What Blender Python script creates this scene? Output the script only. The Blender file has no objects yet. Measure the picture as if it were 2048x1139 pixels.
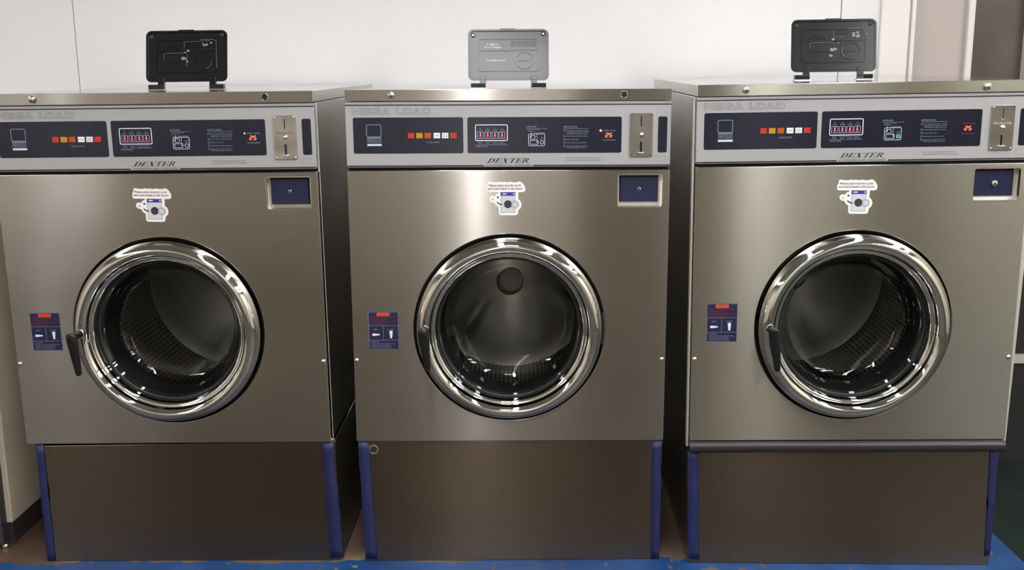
import bpy, math, random
from mathutils import Matrix, Vector, Euler
from mathutils.geometry import tessellate_polygon
random.seed(7)
S = bpy.context.scene
COL = S.collection
PI = math.pi
R = math.radians

# ------------------------------------------------------------------ materials
def srgb(r, g, b):
    f = lambda c: (c/255/12.92) if c/255 <= .04045 else ((c/255+.055)/1.055)**2.4
    return (f(r), f(g), f(b), 1)

def new_mat(name):
    m = bpy.data.materials.new(name); m.use_nodes = True
    nt = m.node_tree
    return m, nt, nt.nodes['Principled BSDF']

def simple(name, col, rough=.5, metal=0., spec=.5, coat=0., emis=None, estr=0.):
    m, nt, b = new_mat(name)
    b.inputs['Base Color'].default_value = col
    b.inputs['Roughness'].default_value = rough
    b.inputs['Metallic'].default_value = metal
    b.inputs['Specular IOR Level'].default_value = spec
    if coat:
        b.inputs['Coat Weight'].default_value = coat
        b.inputs['Coat Roughness'].default_value = .08
    if emis:
        b.inputs['Emission Color'].default_value = emis
        b.inputs['Emission Strength'].default_value = estr
    return m

def noise(nt, scale, detail=3, vec=None, vscale=None, coord='Object', off=(0, 0, 0)):
    tc = nt.nodes.new('ShaderNodeTexCoord'); mp = nt.nodes.new('ShaderNodeMapping')
    nt.links.new(tc.outputs[coord], mp.inputs[0])
    mp.inputs['Scale'].default_value = vscale or (1, 1, 1)
    mp.inputs['Location'].default_value = off
    n = nt.nodes.new('ShaderNodeTexNoise'); n.inputs['Scale'].default_value = scale
    n.inputs['Detail'].default_value = detail
    nt.links.new(mp.outputs[0], n.inputs['Vector'])
    return n.outputs['Fac']

def ramp(nt, src, pts):
    r = nt.nodes.new('ShaderNodeValToRGB')
    e = r.color_ramp.elements
    while len(e) < len(pts): e.new(.5)
    for k, (p, c) in enumerate(pts): e[k].position = p; e[k].color = c
    nt.links.new(src, r.inputs[0]); return r.outputs[0]

def maprange(nt, src, a, b, c, d):
    n = nt.nodes.new('ShaderNodeMapRange')
    for i, v in zip((1, 2, 3, 4), (a, b, c, d)): n.inputs[i].default_value = v
    nt.links.new(src, n.inputs[0]); return n.outputs[0]

def brushed(name, col, rough=.3, aniso=.8, tangent=(0, 0, 1), wave=0., wscale=2.5, grain=(2, 2, 110), off=(0, 0, 0), rot=0., grime=.0):
    """brushed stainless steel: fine grain along one axis, anisotropic gloss, slight sheet waviness"""
    m, nt, b = new_mat(name)
    b.inputs['Metallic'].default_value = 1
    g = noise(nt, 1, 2, vscale=grain, off=off)
    c = ramp(nt, g, [(.3, tuple(x*.992 for x in col[:3])+(1,)), (.7, tuple(min(1, x*1.008) for x in col[:3])+(1,))])
    if grime > 0:
        s = noise(nt, 2.5, 2, off=off)
        k = maprange(nt, s, .25, .8, 1, 1-grime)
        mx = nt.nodes.new('ShaderNodeVectorMath'); mx.operation = 'SCALE'
        nt.links.new(c, mx.inputs[0]); nt.links.new(k, mx.inputs['Scale']); c = mx.outputs[0]
    nt.links.new(c, b.inputs['Base Color'])
    s2 = noise(nt, 2, 1, vscale=(1, 1, 1), off=off)
    nt.links.new(maprange(nt, s2, .3, .7, rough*.97, rough*1.04), b.inputs['Roughness'])
    b.inputs['Anisotropic'].default_value = aniso
    b.inputs['Anisotropic Rotation'].default_value = rot
    if tangent == 'radial':
        tn = nt.nodes.new('ShaderNodeTangent'); tn.direction_type = 'RADIAL'; tn.axis = 'Y'
        nt.links.new(tn.outputs[0], b.inputs['Tangent'])
    elif tangent:
        cx = nt.nodes.new('ShaderNodeCombineXYZ')
        for i in range(3): cx.inputs[i].default_value = tangent[i]
        nt.links.new(cx.outputs[0], b.inputs['Tangent'])
    if wave > 0:
        w = noise(nt, wscale, 1, off=off)
        bp = nt.nodes.new('ShaderNodeBump'); bp.inputs['Strength'].default_value = 1
        bp.inputs['Distance'].default_value = wave
        nt.links.new(w, bp.inputs['Height']); nt.links.new(bp.outputs[0], b.inputs['Normal'])
    return m

M = {}
STEEL = (.44, .415, .382, 1)
M['steel_a'] = brushed('brushed_steel_wavy', STEEL, .21, 1.0, wave=.012, wscale=2.2, off=(1.3, 0, .4), grime=.12)
M['steel_b'] = brushed('brushed_steel_flat', STEEL, .19, 1.0, wave=0, wscale=2.0, off=(7, 0, 3), grime=.10)
M['steel_c'] = brushed('brushed_steel_bright', (.46, .435, .375, 1), .22, 1.0, wave=0, wscale=2.4, off=(3, 0, 9), grime=.10)
M['side'] = brushed('side_steel', (.78, .75, .70, 1), .36, .9, tangent=(0, 0, 1), wave=.012, wscale=3.0, grain=(6, 6, 500), grime=.2)
M['top'] = brushed('top_steel', (.80, .79, .775, 1), .13, .2, tangent=(0, 1, 0), grain=(6, 500, 6))
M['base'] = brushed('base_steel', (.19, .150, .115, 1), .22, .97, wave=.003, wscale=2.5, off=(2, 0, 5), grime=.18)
M['chrome'] = simple('chrome', (.60, .60, .575, 1), .045, 1)
M['steel_plain'] = simple('bright_steel', (.62, .60, .56, 1), .22, 1)
M['plate'] = brushed('plate_steel', (.50, .49, .465, 1), .16, .4, wave=.004, wscale=12, grain=(40, 40, 900))
M['plate_b'] = brushed('plate_steel_dark_reflection', (.34, .31, .29, 1), .25, .4, wave=.001, wscale=12, grain=(40, 40, 900))  # same plate steel, its dark reflection on the middle washer put into the colour
M['flange'] = simple('flange_steel', (.62, .60, .52, 1), .42, .6)
M['alu'] = simple('satin_silver_overlay', srgb(160, 159, 160), .42, .25)
M['navy'] = simple('navy_window', (.005, .007, .018, 1), .2, 0, .5)
M['black'] = simple('black_ink', (.01, .01, .014, 1), .5)
M['inkgrey'] = simple('grey_ink', (.035, .035, .04, 1), .5)
M['white'] = simple('white_ink', srgb(205, 208, 220), .5)
M['paleink'] = simple('pale_ink', srgb(120, 126, 148), .5)
M['pink'] = simple('magenta_ink', srgb(205, 30, 85), .5)
M['green'] = simple('green_lens', srgb(20, 110, 90), .3)
M['btn_red'] = simple('red_lens', srgb(168, 42, 30), .35)
M['btn_yel'] = simple('yellow_lens', srgb(172, 122, 34), .35)
M['btn_org'] = simple('orange_lens', srgb(166, 68, 18), .35)
M['btn_wht'] = simple('white_lens', srgb(218, 218, 224), .35)
M['led'] = simple('red_led_segment', (.8, .05, .03, 1), .5, emis=(1, .12, .05, 1), estr=2.4)
M['led_pink'] = simple('pink_led', (.8, .05, .2, 1), .5, emis=(1, .08, .25, 1), estr=5)
M['led_off'] = simple('dark_led', (.25, .01, .03, 1), .4)
M['rubber'] = simple('black_rubber', (.012, .012, .013, 1), .45)
M['plastic'] = simple('black_plastic', (.008, .008, .009, 1), .21, 0, .35)
M['bumper'] = simple('black_bumper', (.022, .02, .02, 1), .38)
M['keyblue'] = simple('blue_key_panel', (.010, .013, .045, 1), .30)
M['stk_white'] = simple('sticker_white', srgb(222, 218, 216), .45)
M['stk_grey'] = simple('sticker_grey', srgb(186, 190, 196), .45)
M['stk_navy'] = simple('sticker_purple', srgb(52, 46, 132), .45)
M['stk_dark'] = simple('sticker_dark', srgb(48, 44, 52), .45)
M['lab_navy'] = simple('label_navy', srgb(24, 26, 58), .4)
M['lab_org'] = simple('label_orange', srgb(214, 74, 30), .4)
M['lab_red'] = simple('label_red', srgb(120, 40, 42), .4)
M['dirt'] = simple('pale_residue', srgb(110, 110, 118), .8)
M['hole'] = simple('dark_hole', (.004, .003, .003, 1), .8)
M['ivory'] = simple('ivory_paint', srgb(188, 176, 158), .5)
M['darkgrey'] = simple('dark_plinth', srgb(48, 44, 46), .5)
M['screw'] = simple('screw_steel', (.7, .69, .66, 1), .18, 1)
M['hub'] = simple('satin_hub', (.75, .73, .70, 1), .6, .1)

# painter's tape
m, nt, b = new_mat('blue_tape')
n = noise(nt, 60, 3)
nt.links.new(ramp(nt, n, [(.3, (.006, .0085, .052, 1)), (.75, (.009, .013, .078, 1))]), b.inputs['Base Color'])
b.inputs['Roughness'].default_value = .55
M['tape'] = m

# perforated drum wall (uv in metres)
m, nt, b = new_mat('perforated_drum')
tc = nt.nodes.new('ShaderNodeUVMap'); sp = nt.nodes.new('ShaderNodeSeparateXYZ')
nt.links.new(tc.outputs[0], sp.inputs[0])
def mnode(op, a, bb=None, c=None):
    n = nt.nodes.new('ShaderNodeMath'); n.operation = op
    for i, v in enumerate((a, bb, c)):
        if v is None: continue
        if isinstance(v, (int, float)): n.inputs[i].default_value = v
        else: nt.links.new(v, n.inputs[i])
    return n.outputs[0]
fu = mnode('ABSOLUTE', mnode('SUBTRACT', mnode('FRACT', mnode('DIVIDE', sp.outputs[0], .0125)), .5))
fv = mnode('ABSOLUTE', mnode('SUBTRACT', mnode('FRACT', mnode('DIVIDE', sp.outputs[1], .030)), .5))
hole = mnode('MULTIPLY', mnode('LESS_THAN', fu, .22), mnode('LESS_THAN', fv, .40))
mx = nt.nodes.new('ShaderNodeMix'); mx.data_type = 'RGBA'
mx.inputs[6].default_value = (.20, .195, .185, 1); mx.inputs[7].default_value = (.03, .03, .03, 1)
nt.links.new(hole, mx.inputs[0]); nt.links.new(mx.outputs[2], b.inputs['Base Color'])
b.inputs['Metallic'].default_value = .9; b.inputs['Roughness'].default_value = .38
M['drum'] = m
M['drumback'] = brushed('drum_back_steel', (.50, .49, .45, 1), .26, .9, tangent='radial', grain=(4, 4, 4), rot=.25)

# thin door glass
m = bpy.data.materials.new('door_glass'); m.use_nodes = True; nt = m.node_tree
nt.nodes.clear()
o = nt.nodes.new('ShaderNodeOutputMaterial'); mix = nt.nodes.new('ShaderNodeMixShader')
tr = nt.nodes.new('ShaderNodeBsdfTransparent'); tr.inputs[0].default_value = (.84, .85, .82, 1)
gl = nt.nodes.new('ShaderNodeBsdfGlossy'); gl.inputs['Roughness'].default_value = .03
gl.inputs['Color'].default_value = (.85, .88, .9, 1)
fr = nt.nodes.new('ShaderNodeFresnel'); fr.inputs[0].default_value = 1.5
nt.links.new(fr.outputs[0], mix.inputs[0]); nt.links.new(tr.outputs[0], mix.inputs[1]); nt.links.new(gl.outputs[0], mix.inputs[2])
nt.links.new(mix.outputs[0], o.inputs[0]); M['glass'] = m

# walls, floor, plinth
m, nt, b = new_mat('white_wall_panel')
n = noise(nt, 2.2, 5)
nt.links.new(ramp(nt, n, [(.3, srgb(206, 205, 205)), (.75, srgb(214, 213, 214))]), b.inputs['Base Color'])
b.inputs['Roughness'].default_value = .5
n2 = noise(nt, 9, 4, vscale=(3, 1, .25))
bp = nt.nodes.new('ShaderNodeBump'); bp.inputs['Distance'].default_value = .0006
nt.links.new(n2, bp.inputs['Height']); nt.links.new(bp.outputs[0], b.inputs['Normal'])
M['wall'] = m
M['trim'] = simple('white_trim', srgb(212, 208, 202), .45)
M['lilac'] = simple('grey_lilac_paint', srgb(172, 162, 156), .6)
m, nt, b = new_mat('brown_panel')
n = noise(nt, 4, 6)
nt.links.new(ramp(nt, n, [(.3, srgb(58, 50, 42)), (.7, srgb(84, 74, 62))]), b.inputs['Base Color'])
b.inputs['Roughness'].default_value = .45; M['brown'] = m
m, nt, b = new_mat('dark_green_floor')
n = noise(nt, 5, 5); v = nt.nodes.new('ShaderNodeTexVoronoi'); v.inputs['Scale'].default_value = 22
tcn = nt.nodes.new('ShaderNodeTexCoord'); nt.links.new(tcn.outputs['Object'], v.inputs['Vector'])
green = ramp(nt, n, [(.3, (.004, .010, .008, 1)), (.7, (.009, .022, .017, 1))])
tan = ramp(nt, n, [(.3, srgb(44, 38, 30)), (.7, srgb(58, 50, 40))])
spx = nt.nodes.new('ShaderNodeSeparateXYZ'); nt.links.new(tcn.outputs['Object'], spx.inputs[0])
gx = maprange(nt, spx.outputs[0], 1.15, 1.30, 0, 1)
mg = nt.nodes.new('ShaderNodeMix'); mg.data_type = 'RGBA'
nt.links.new(gx, mg.inputs[0]); nt.links.new(tan, mg.inputs[6]); nt.links.new(green, mg.inputs[7]); base = mg.outputs[2]
spk = ramp(nt, v.outputs['Distance'], [(.045, (1, 1, 1, 1)), (.07, (0, 0, 0, 1))])
mx = nt.nodes.new('ShaderNodeMix'); mx.data_type = 'RGBA'; mx.inputs[7].default_value = (.30, .32, .27, 1)
nt.links.new(spk, mx.inputs[0]); nt.links.new(base, mx.inputs[6]); nt.links.new(mx.outputs[2], b.inputs['Base Color'])
b.inputs['Roughness'].default_value = .4; M['floor'] = m
M['ceil'] = simple('ceiling_tile', srgb(170, 168, 162), .8)
M['opp'] = simple('opposite_wall_paint', srgb(206, 196, 182), .7)
M['oppdark'] = simple('opposite_wall_lower', srgb(140, 126, 108), .6)
M['oppgrey'] = simple('opposite_wall_grey', srgb(128, 120, 110), .7)
M['win_a'] = simple('daylit_slit', (.8, .8, .8, 1), .3, emis=(1, .97, .99, 1), estr=2.3)
M['win_b'] = simple('daylit_pane', (.8, .8, .8, 1), .3, emis=(1, .97, .86, 1), estr=.22)
M['oppgreen'] = simple('green_wall_lower', srgb(40, 84, 70), .6)
M['lamp'] = simple('lamp_diffuser', (1, 1, 1, 1), .5, emis=(.98, .99, 1, 1), estr=13)
M['lamp_lid_fill'] = simple('lid_fill_diffuser', (1, 1, 1, 1), .5, emis=(.98, .97, 1, 1), estr=18)  # glow of the added fill that brightens the middle dispenser lid
M['lamp_strong'] = simple('bright_lamp_diffuser', (1, 1, 1, 1), .5, emis=(.98, .99, 1, 1), estr=24)
M['lampframe'] = simple('lamp_frame', srgb(225, 225, 222), .4)

m, nt, b = new_mat('painted_plinth')      # blue paint worn off the concrete at the back of its strip
tcn = nt.nodes.new('ShaderNodeTexCoord'); sp = nt.nodes.new('ShaderNodeSeparateXYZ')
nt.links.new(tcn.outputs['Object'], sp.inputs[0])
nA = noise(nt, 9, 6); nB = noise(nt, 30, 5); nC = noise(nt, 3, 3)
def mnode(op, a, bb=None, c=None):
    n = nt.nodes.new('ShaderNodeMath'); n.operation = op
    for i, v in enumerate((a, bb, c)):
        if v is None: continue
        if isinstance(v, (int, float)): n.inputs[i].default_value = v
        else: nt.links.new(v, n.inputs[i])
    return n.outputs[0]
edge = mnode('ADD', sp.outputs[1], mnode('MULTIPLY', mnode('SUBTRACT', nA, .5), .10))
front = mnode('LESS_THAN', edge, 2.382)
sx = mnode('ADD', sp.outputs[0], mnode('MULTIPLY', mnode('SUBTRACT', nA, .5), .05))
right = mnode('GREATER_THAN', sx, 1.18)
blue = mnode('MAXIMUM', front, right)
chip = mnode('GREATER_THAN', nB, .64)
blue = mnode('MULTIPLY', blue, mnode('SUBTRACT', 1, mnode('MULTIPLY', chip, .85)))
conc = ramp(nt, nC, [(.3, srgb(70, 54, 44)), (.6, srgb(100, 82, 68)), (.8, srgb(150, 132, 108))])
bl = ramp(nt, nA, [(.3, srgb(18, 50, 96)), (.7, srgb(30, 72, 122))])
mx = nt.nodes.new('ShaderNodeMix'); mx.data_type = 'RGBA'
nt.links.new(blue, mx.inputs[0]); nt.links.new(conc, mx.inputs[6]); nt.links.new(bl, mx.inputs[7])
nt.links.new(mx.outputs[2], b.inputs['Base Color'])
b.inputs['Roughness'].default_value = .42
M['plinth'] = m

# ------------------------------------------------------------------ mesh builder
ZO = .985          # the washer's frame has z = 0 on the line under its control panel; its foot is .985 lower
class MB:
    def __init__(s, zo=0.): s.v = []; s.f = []; s.m = []; s.mats = []; s.uv = {}; s.sm = set(); s.zo = zo
    def mi(s, mat):
        if mat not in s.mats: s.mats.append(mat)
        return s.mats.index(mat)
    def add(s, vs, fs, mat, smooth=False, uvs=None):
        o = len(s.v); s.v += [tuple(p) for p in vs]; k = s.mi(mat)
        for i, f in enumerate(fs):
            if smooth: s.sm.add(len(s.f))
            if uvs: s.uv[len(s.f)] = uvs[i]
            s.f.append([o+j for j in f]); s.m.append(k)
        return s
    def box(s, x0, x1, y0, y1, z0, z1, mat):
        v = [(x, y, z) for x in (x0, x1) for y in (y0, y1) for z in (z0, z1)]
        return s.add(v, [(0, 1, 3, 2), (4, 6, 7, 5), (0, 4, 5, 1), (2, 3, 7, 6), (0, 2, 6, 4), (1, 5, 7, 3)], mat)
    def hexa(s, b4, t4, mat):      # 8 corners
        return s.add(list(b4)+list(t4), [(3, 2, 1, 0), (4, 5, 6, 7), (0, 1, 5, 4), (1, 2, 6, 5), (2, 3, 7, 6), (3, 0, 4, 7)], mat)
    def poly(s, pts, y, mat, th=.0003):   # (x,z) outline facing -y, thickness th behind it
        tri = tessellate_polygon([[Vector((p[0], p[1], 0)) for p in pts]])
        n = len(pts)
        a = sum(pts[i][0]*pts[(i+1) % n][1]-pts[(i+1) % n][0]*pts[i][1] for i in range(n))
        vs = [(p[0], y, p[1]) for p in pts]+[(p[0], y+th, p[1]) for p in pts]
        fs = []
        for t in tri:
            A, B, C = [pts[i] for i in t]
            ar = (B[0]-A[0])*(C[1]-A[1])-(C[0]-A[0])*(B[1]-A[1])
            t = tuple(t) if ar > 0 else tuple(reversed(t))
            fs.append(t); fs.append(tuple(n+i for i in reversed(t)))
        for i in range(n):
            j = (i+1) % n
            fs.append((j, i, n+i, n+j) if a > 0 else (i, j, n+j, n+i))
        return s.add(vs, fs, mat)
    def ribbon(s, pts, w, y, mat, closed=False, th=.0003):
        n = len(pts); L = []; Rr = []
        for i in range(n):
            p = Vector(pts[i])
            a = Vector(pts[i-1]) if (i > 0 or closed) else None
            c = Vector(pts[(i+1) % n]) if (i < n-1 or closed) else None
            d1 = (p-a).normalized() if a is not None else (c-p).normalized()
            d2 = (c-p).normalized() if c is not None else d1
            n1 = Vector((-d1.y, d1.x)); n2 = Vector((-d2.y, d2.x))
            mm = (n1+n2)
            mm = mm.normalized() if mm.length > 1e-6 else n1
            k = 1/max(.35, mm.dot(n1))
            L.append(p+mm*w/2*k); Rr.append(p-mm*w/2*k)
        m_ = n if closed else n-1
        vs = [(q.x, y, q.y) for q in L]+[(q.x, y, q.y) for q in Rr]
        fs = [(i, n+i, n+(i+1) % n, (i+1) % n) for i in range(m_)]
        return s.add(vs, fs, mat)
    def disc(s, x, z, r, y, mat, th=.0005, n=24):
        return s.poly([(x+r*math.cos(2*PI*i/n), z+r*math.sin(2*PI*i/n)) for i in range(n)], y, mat, th)
    def lathe(s, prof, mat, cx=0, cz=0, n=96, a0=0, a1=2*PI, uv=False, axis='y', cy=0):
        # prof: list of (r, h) turned about the y axis (or z axis) through (cx, cz)
        full = abs(a1-a0-2*PI) < 1e-6
        m_ = n if full else n+1
        vs = []
        for r, h in prof:
            for i in range(m_):
                a = a0+(a1-a0)*i/n
                if axis == 'y': vs.append((cx+r*math.cos(a), h, cz+r*math.sin(a)))
                else: vs.append((cx+r*math.cos(a), cy+r*math.sin(a), h))
        fs = []; uvs = []
        acc = [0]
        for j in range(len(prof)-1):
            acc.append(acc[-1]+math.hypot(prof[j+1][0]-prof[j][0], prof[j+1][1]-prof[j][1]))
        rm = max(p[0] for p in prof)
        for j in range(len(prof)-1):
            for i in range(n):
                k = (i+1) % m_
                fs.append((j*m_+i, j*m_+k, (j+1)*m_+k, (j+1)*m_+i) if axis == 'y' else (j*m_+i, (j+1)*m_+i, (j+1)*m_+k, j*m_+k)[::-1])
                u0 = 2*PI*rm*i/n; u1 = 2*PI*rm*(i+1)/n
                uvs.append(((u0, acc[j]), (u1, acc[j]), (u1, acc[j+1]), (u0, acc[j+1])))
        return s.add(vs, fs, mat, True, uvs if uv else None)
    def tube(s, p0, p1, r0, r1, mat, n=20, cap=True):
        p0 = Vector(p0); p1 = Vector(p1); d = (p1-p0).normalized()
        a = d.orthogonal().normalized(); b_ = d.cross(a)
        vs = [p0+(a*math.cos(2*PI*i/n)+b_*math.sin(2*PI*i/n))*r0 for i in range(n)]
        vs += [p1+(a*math.cos(2*PI*i/n)+b_*math.sin(2*PI*i/n))*r1 for i in range(n)]
        s.add(vs, [(i, (i+1) % n, n+(i+1) % n, n+i) for i in range(n)], mat, True)
        if cap:
            o = len(s.v)-2*n; k = s.mi(mat)
            s.f.append([o+i for i in reversed(range(n))]); s.m.append(k)
            s.f.append([o+n+i for i in range(n)]); s.m.append(k)
        return s
    def text(s, t, x, z, h, mat, w=None, align='l', y=0., shear=0., bold=0., rot=0.):
        vs, fs, (bx0, bx1, bz0, bz1) = glyphs(t, shear, bold)
        caps = glyph_h(); k = h/caps
        kx = k if w is None else w/(bx1-bx0)
        W = (bx1-bx0)*kx
        ox = x-bx0*kx if align == 'l' else (x-bx0*kx-W/2 if align == 'c' else x-bx0*kx-W)
        s.add([(ox+p[0]*kx, y, z+p[1]*k) for p in vs], fs, mat)
        return s
    def build(s, name, parent=None, bevel=0., seg=2, label=None):
        me = bpy.data.meshes.new(name)
        me.from_pydata([(p[0], p[1], p[2]+s.zo) for p in s.v], [], s.f)
        for mt in s.mats: me.materials.append(M[mt])
        for i, p in enumerate(me.polygons):
            p.material_index = s.m[i]; p.use_smooth = i in s.sm
        if s.uv:
            ul = me.uv_layers.new(name='UVMap')
            for i, p in enumerate(me.polygons):
                if i in s.uv:
                    for q, li in enumerate(p.loop_indices): ul.data[li].uv = s.uv[i][q]
        me.update()
        o = bpy.data.objects.new(name, me); COL.objects.link(o)
        if parent: o.parent = parent
        if label: o['label'] = label
        if bevel:
            b = o.modifiers.new('bevel', 'BEVEL'); b.width = bevel; b.segments = seg
            b.limit_method = 'ANGLE'; b.angle_limit = R(40)
        return o

_g = {}
def glyphs(t, shear=0., bold=0.):
    key = (t, shear, bold)
    if key in _g: return _g[key]
    c = bpy.data.curves.new('txt', 'FONT'); c.body = t; c.resolution_u = 2; c.shear = shear; c.offset = bold
    o = bpy.data.objects.new('txt', c); COL.objects.link(o)
    bpy.context.view_layer.update()
    me = o.evaluated_get(bpy.context.evaluated_depsgraph_get()).to_mesh()
    vs = [(v.co.x, v.co.y) for v in me.vertices]; fs = [tuple(p.vertices) for p in me.polygons]
    out = []
    for f in fs:
        A, B, C = vs[f[0]], vs[f[1]], vs[f[2]]
        out.append(f if (B[0]-A[0])*(C[1]-A[1])-(C[0]-A[0])*(B[1]-A[1]) > 0 else f[::-1])
    o.to_mesh_clear(); bpy.data.objects.remove(o); bpy.data.curves.remove(c)
    xs = [v[0] for v in vs]; zs = [v[1] for v in vs]
    _g[key] = (vs, out, (min(xs), max(xs), min(zs), max(zs)))
    return _g[key]
def glyph_h():
    return glyphs('H')[2][3]

def rrect(x0, x1, z0, z1, r, n=6):
    p = []
    for cx, cz, a in ((x1-r, z0+r, -PI/2), (x1-r, z1-r, 0), (x0+r, z1-r, PI/2), (x0+r, z0+r, PI)):
        for i in range(n+1):
            t = a+PI/2*i/n; p.append((cx+r*math.cos(t), cz+r*math.sin(t)))
    return p

def sheet_with_holes(name, outer, holes, y, th, bevel, mat, parent, label=None):
    """flat sheet in the xz plane with holes, rolled edges; made from a filled 2D curve"""
    c = bpy.data.curves.new(name, 'CURVE'); c.dimensions = '2D'; c.fill_mode = 'BOTH'
    for loop in [outer]+holes:
        sp = c.splines.new('POLY'); sp.points.add(len(loop)-1)
        for i, p in enumerate(loop): sp.points[i].co = (p[0], p[1], 0, 1)
        sp.use_cyclic_u = True
    c.extrude = th/2-bevel; c.bevel_depth = bevel; c.bevel_resolution = 2; c.offset = -bevel
    o = bpy.data.objects.new(name, c); COL.objects.link(o)
    bpy.context.view_layer.update()
    me = bpy.data.meshes.new_from_object(o.evaluated_get(bpy.context.evaluated_depsgraph_get()))
    bpy.data.objects.remove(o); bpy.data.curves.remove(c)
    me.transform(Matrix.Translation((0, y+th/2, ZO)) @ Matrix.Rotation(PI/2, 4, 'X'))
    me.materials.clear(); me.materials.append(M[mat]); me.name = name
    for p in me.polygons: p.use_smooth = False
    o = bpy.data.objects.new(name, me); COL.objects.link(o); o.parent = parent
    if label: o['label'] = label
    return o

def tag(o, label=None, cat=None, group=None, kind=None):
    if label: o['label'] = label
    if cat: o['category'] = cat
    if group: o['group'] = group
    if kind: o['kind'] = kind
    return o

def empty(name, loc, rot=(0, 0, 0)):
    o = bpy.data.objects.new(name, None); COL.objects.link(o)
    o.location = loc; o.rotation_euler = rot; o.empty_display_size = .1
    return o

# ------------------------------------------------------------------ lettering drawn by hand
BLOCK = {   # wide outlined capitals, unit height, as closed outlines
 'M': (1.62, [[(0, 0), (0, 1), (.42, 1), (.81, .42), (1.20, 1), (1.62, 1), (1.62, 0), (1.32, 0), (1.32, .66), (.90, 0), (.72, 0), (.30, .66), (.30, 0)]]),
 'E': (1.10, [[(0, 0), (0, 1), (1.10, 1), (1.10, .76), (.30, .76), (.30, .61), (1.02, .61), (1.02, .39), (.30, .39), (.30, .24), (1.10, .24), (1.10, 0)]]),
 'G': (1.28, [[(.22, 0), (.06, .08), (0, .26), (0, .74), (.06, .92), (.22, 1), (1.22, 1), (1.22, .76), (.32, .76), (.32, .24), (.98, .24), (.98, .38), (.64, .38), (.64, .58), (1.28, .58), (1.28, 0)]]),
 'A': (1.42, [[(0, 0), (.52, 1), (.90, 1), (1.42, 0), (1.08, 0), (1.0, .18), (.42, .18), (.34, 0)], [(.52, .40), (.90, .40), (.71, .78)]]),
 'L': (.96, [[(0, 0), (0, 1), (.30, 1), (.30, .24), (.96, .24), (.96, 0)]]),
 'O': (1.36, [[(.22, 0), (.06, .08), (0, .26), (0, .74), (.06, .92), (.22, 1), (1.14, 1), (1.30, .92), (1.36, .74), (1.36, .26), (1.30, .08), (1.14, 0)], [(.32, .24), (1.04, .24), (1.04, .76), (.32, .76)]]),
 'D': (1.32, [[(0, 0), (0, 1), (1.06, 1), (1.25, .90), (1.32, .70), (1.32, .30), (1.25, .10), (1.06, 0)], [(.30, .24), (.98, .24), (1.02, .32), (1.02, .68), (.98, .76), (.30, .76)]]),
}
def outlined_word(b, word, spots, z0, h, y, mat, w):
    for ch, (x0, x1) in zip(word, spots):
        W, loops = BLOCK[ch]
        for lp in loops:
            b.ribbon([(x0+(x1-x0)*px/W, z0+h*pz) for px, pz in lp], w, y, mat, closed=True)

def ell(cx, cz, rx, rz, a0, a1, n=14):
    return [(cx+rx*math.cos(a0+(a1-a0)*i/n), cz+rz*math.sin(a0+(a1-a0)*i/n)) for i in range(n+1)]
SERIF = {
 'D': (1.15, [[(.16, 0), (.40, 0), (.40, 1), (.16, 1)], [(0, 0), (.5, 0), (.5, .05), (0, .05)], [(0, .95), (.5, .95), (.5, 1), (0, 1)],
       ell(.42, .5, .70, .5, PI/2, -PI/2)+ell(.42, .5, .43, .44, -PI/2, PI/2)]),
 'E': (.98, [[(.14, 0), (.37, 0), (.37, 1), (.14, 1)], [(0, 0), (.92, 0), (.98, .30), (.93, .30), (.80, .06), (0, .06)], [(0, .94), (.76, .94), (.86, .72), (.91, .72), (.90, 1), (0, 1)],
       [(.36, .47), (.62, .47), (.66, .34), (.70, .34), (.70, .68), (.66, .68), (.62, .53), (.36, .53)]]),
 'X': (1.16, [[(.10, 1), (.40, 1), (1.04, 0), (.74, 0)], [(.10, 0), (.19, 0), (.56, .44), (.51, .50)], [(.62, .52), (.66, .46), (1.02, 1), (.93, 1)],
       [(0, .95), (.52, .95), (.52, 1), (0, 1)], [(.62, 0), (1.16, 0), (1.16, .05), (.62, .05)], [(0, 0), (.34, 0), (.34, .05), (0, .05)], [(.80, .95), (1.14, .95), (1.14, 1), (.80, 1)]]),
 'T': (1.02, [[(.40, 0), (.63, 0), (.63, 1), (.40, 1)], [(.24, 0), (.79, 0), (.79, .05), (.24, .05)], [(0, .70), (.05, .70), (.16, .94), (.86, .94), (.97, .70), (1.02, .70), (1.0, 1), (.02, 1)]]),
 'R': (1.14, [[(.15, 0), (.38, 0), (.38, 1), (.15, 1)], [(0, 0), (.5, 0), (.5, .05), (0, .05)], [(0, .95), (.45, .95), (.45, 1), (0, 1)],
       ell(.42, .74, .50, .26, PI/2, -PI/2)+ell(.42, .74, .25, .20, -PI/2, PI/2), [(.46, .50), (.72, .50), (1.02, .06), (1.14, .06), (1.14, 0), (.86, 0)]]),
}
def serif_word(b, word, x0, x1, z0, h, y, mat, shear):
    gap = .06; tot = sum(SERIF[c][0] for c in word)+gap*(len(word)-1)
    W = x1-x0-h*shear; k = W/tot; x = x0
    for c in word:
        for lp in SERIF[c][1]:
            b.poly([(x+px*k+pz*h*shear, z0+pz*h) for px, pz in lp], y, mat, .0002)
        x += (SERIF[c][0]+gap)*k

SEG = {'2': 'abged', '5': 'afgcd'}
def seven(b, ch, x, z, w, h, y, mat, t):
    s = .12*h
    P = lambda px, pz: (x+px*w+pz*s, z+pz*h)
    seg = {'a': [(0.08, 1), (.92, 1)], 'b': [(1, .94), (1, .56)], 'c': [(1, .44), (1, .06)], 'd': [(.08, 0), (.92, 0)], 'e': [(0, .44), (0, .06)], 'f': [(0, .94), (0, .56)], 'g': [(.08, .5), (.92, .5)]}
    for k in SEG[ch]: b.ribbon([P(*q) for q in seg[k]], t, y, mat)

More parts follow.
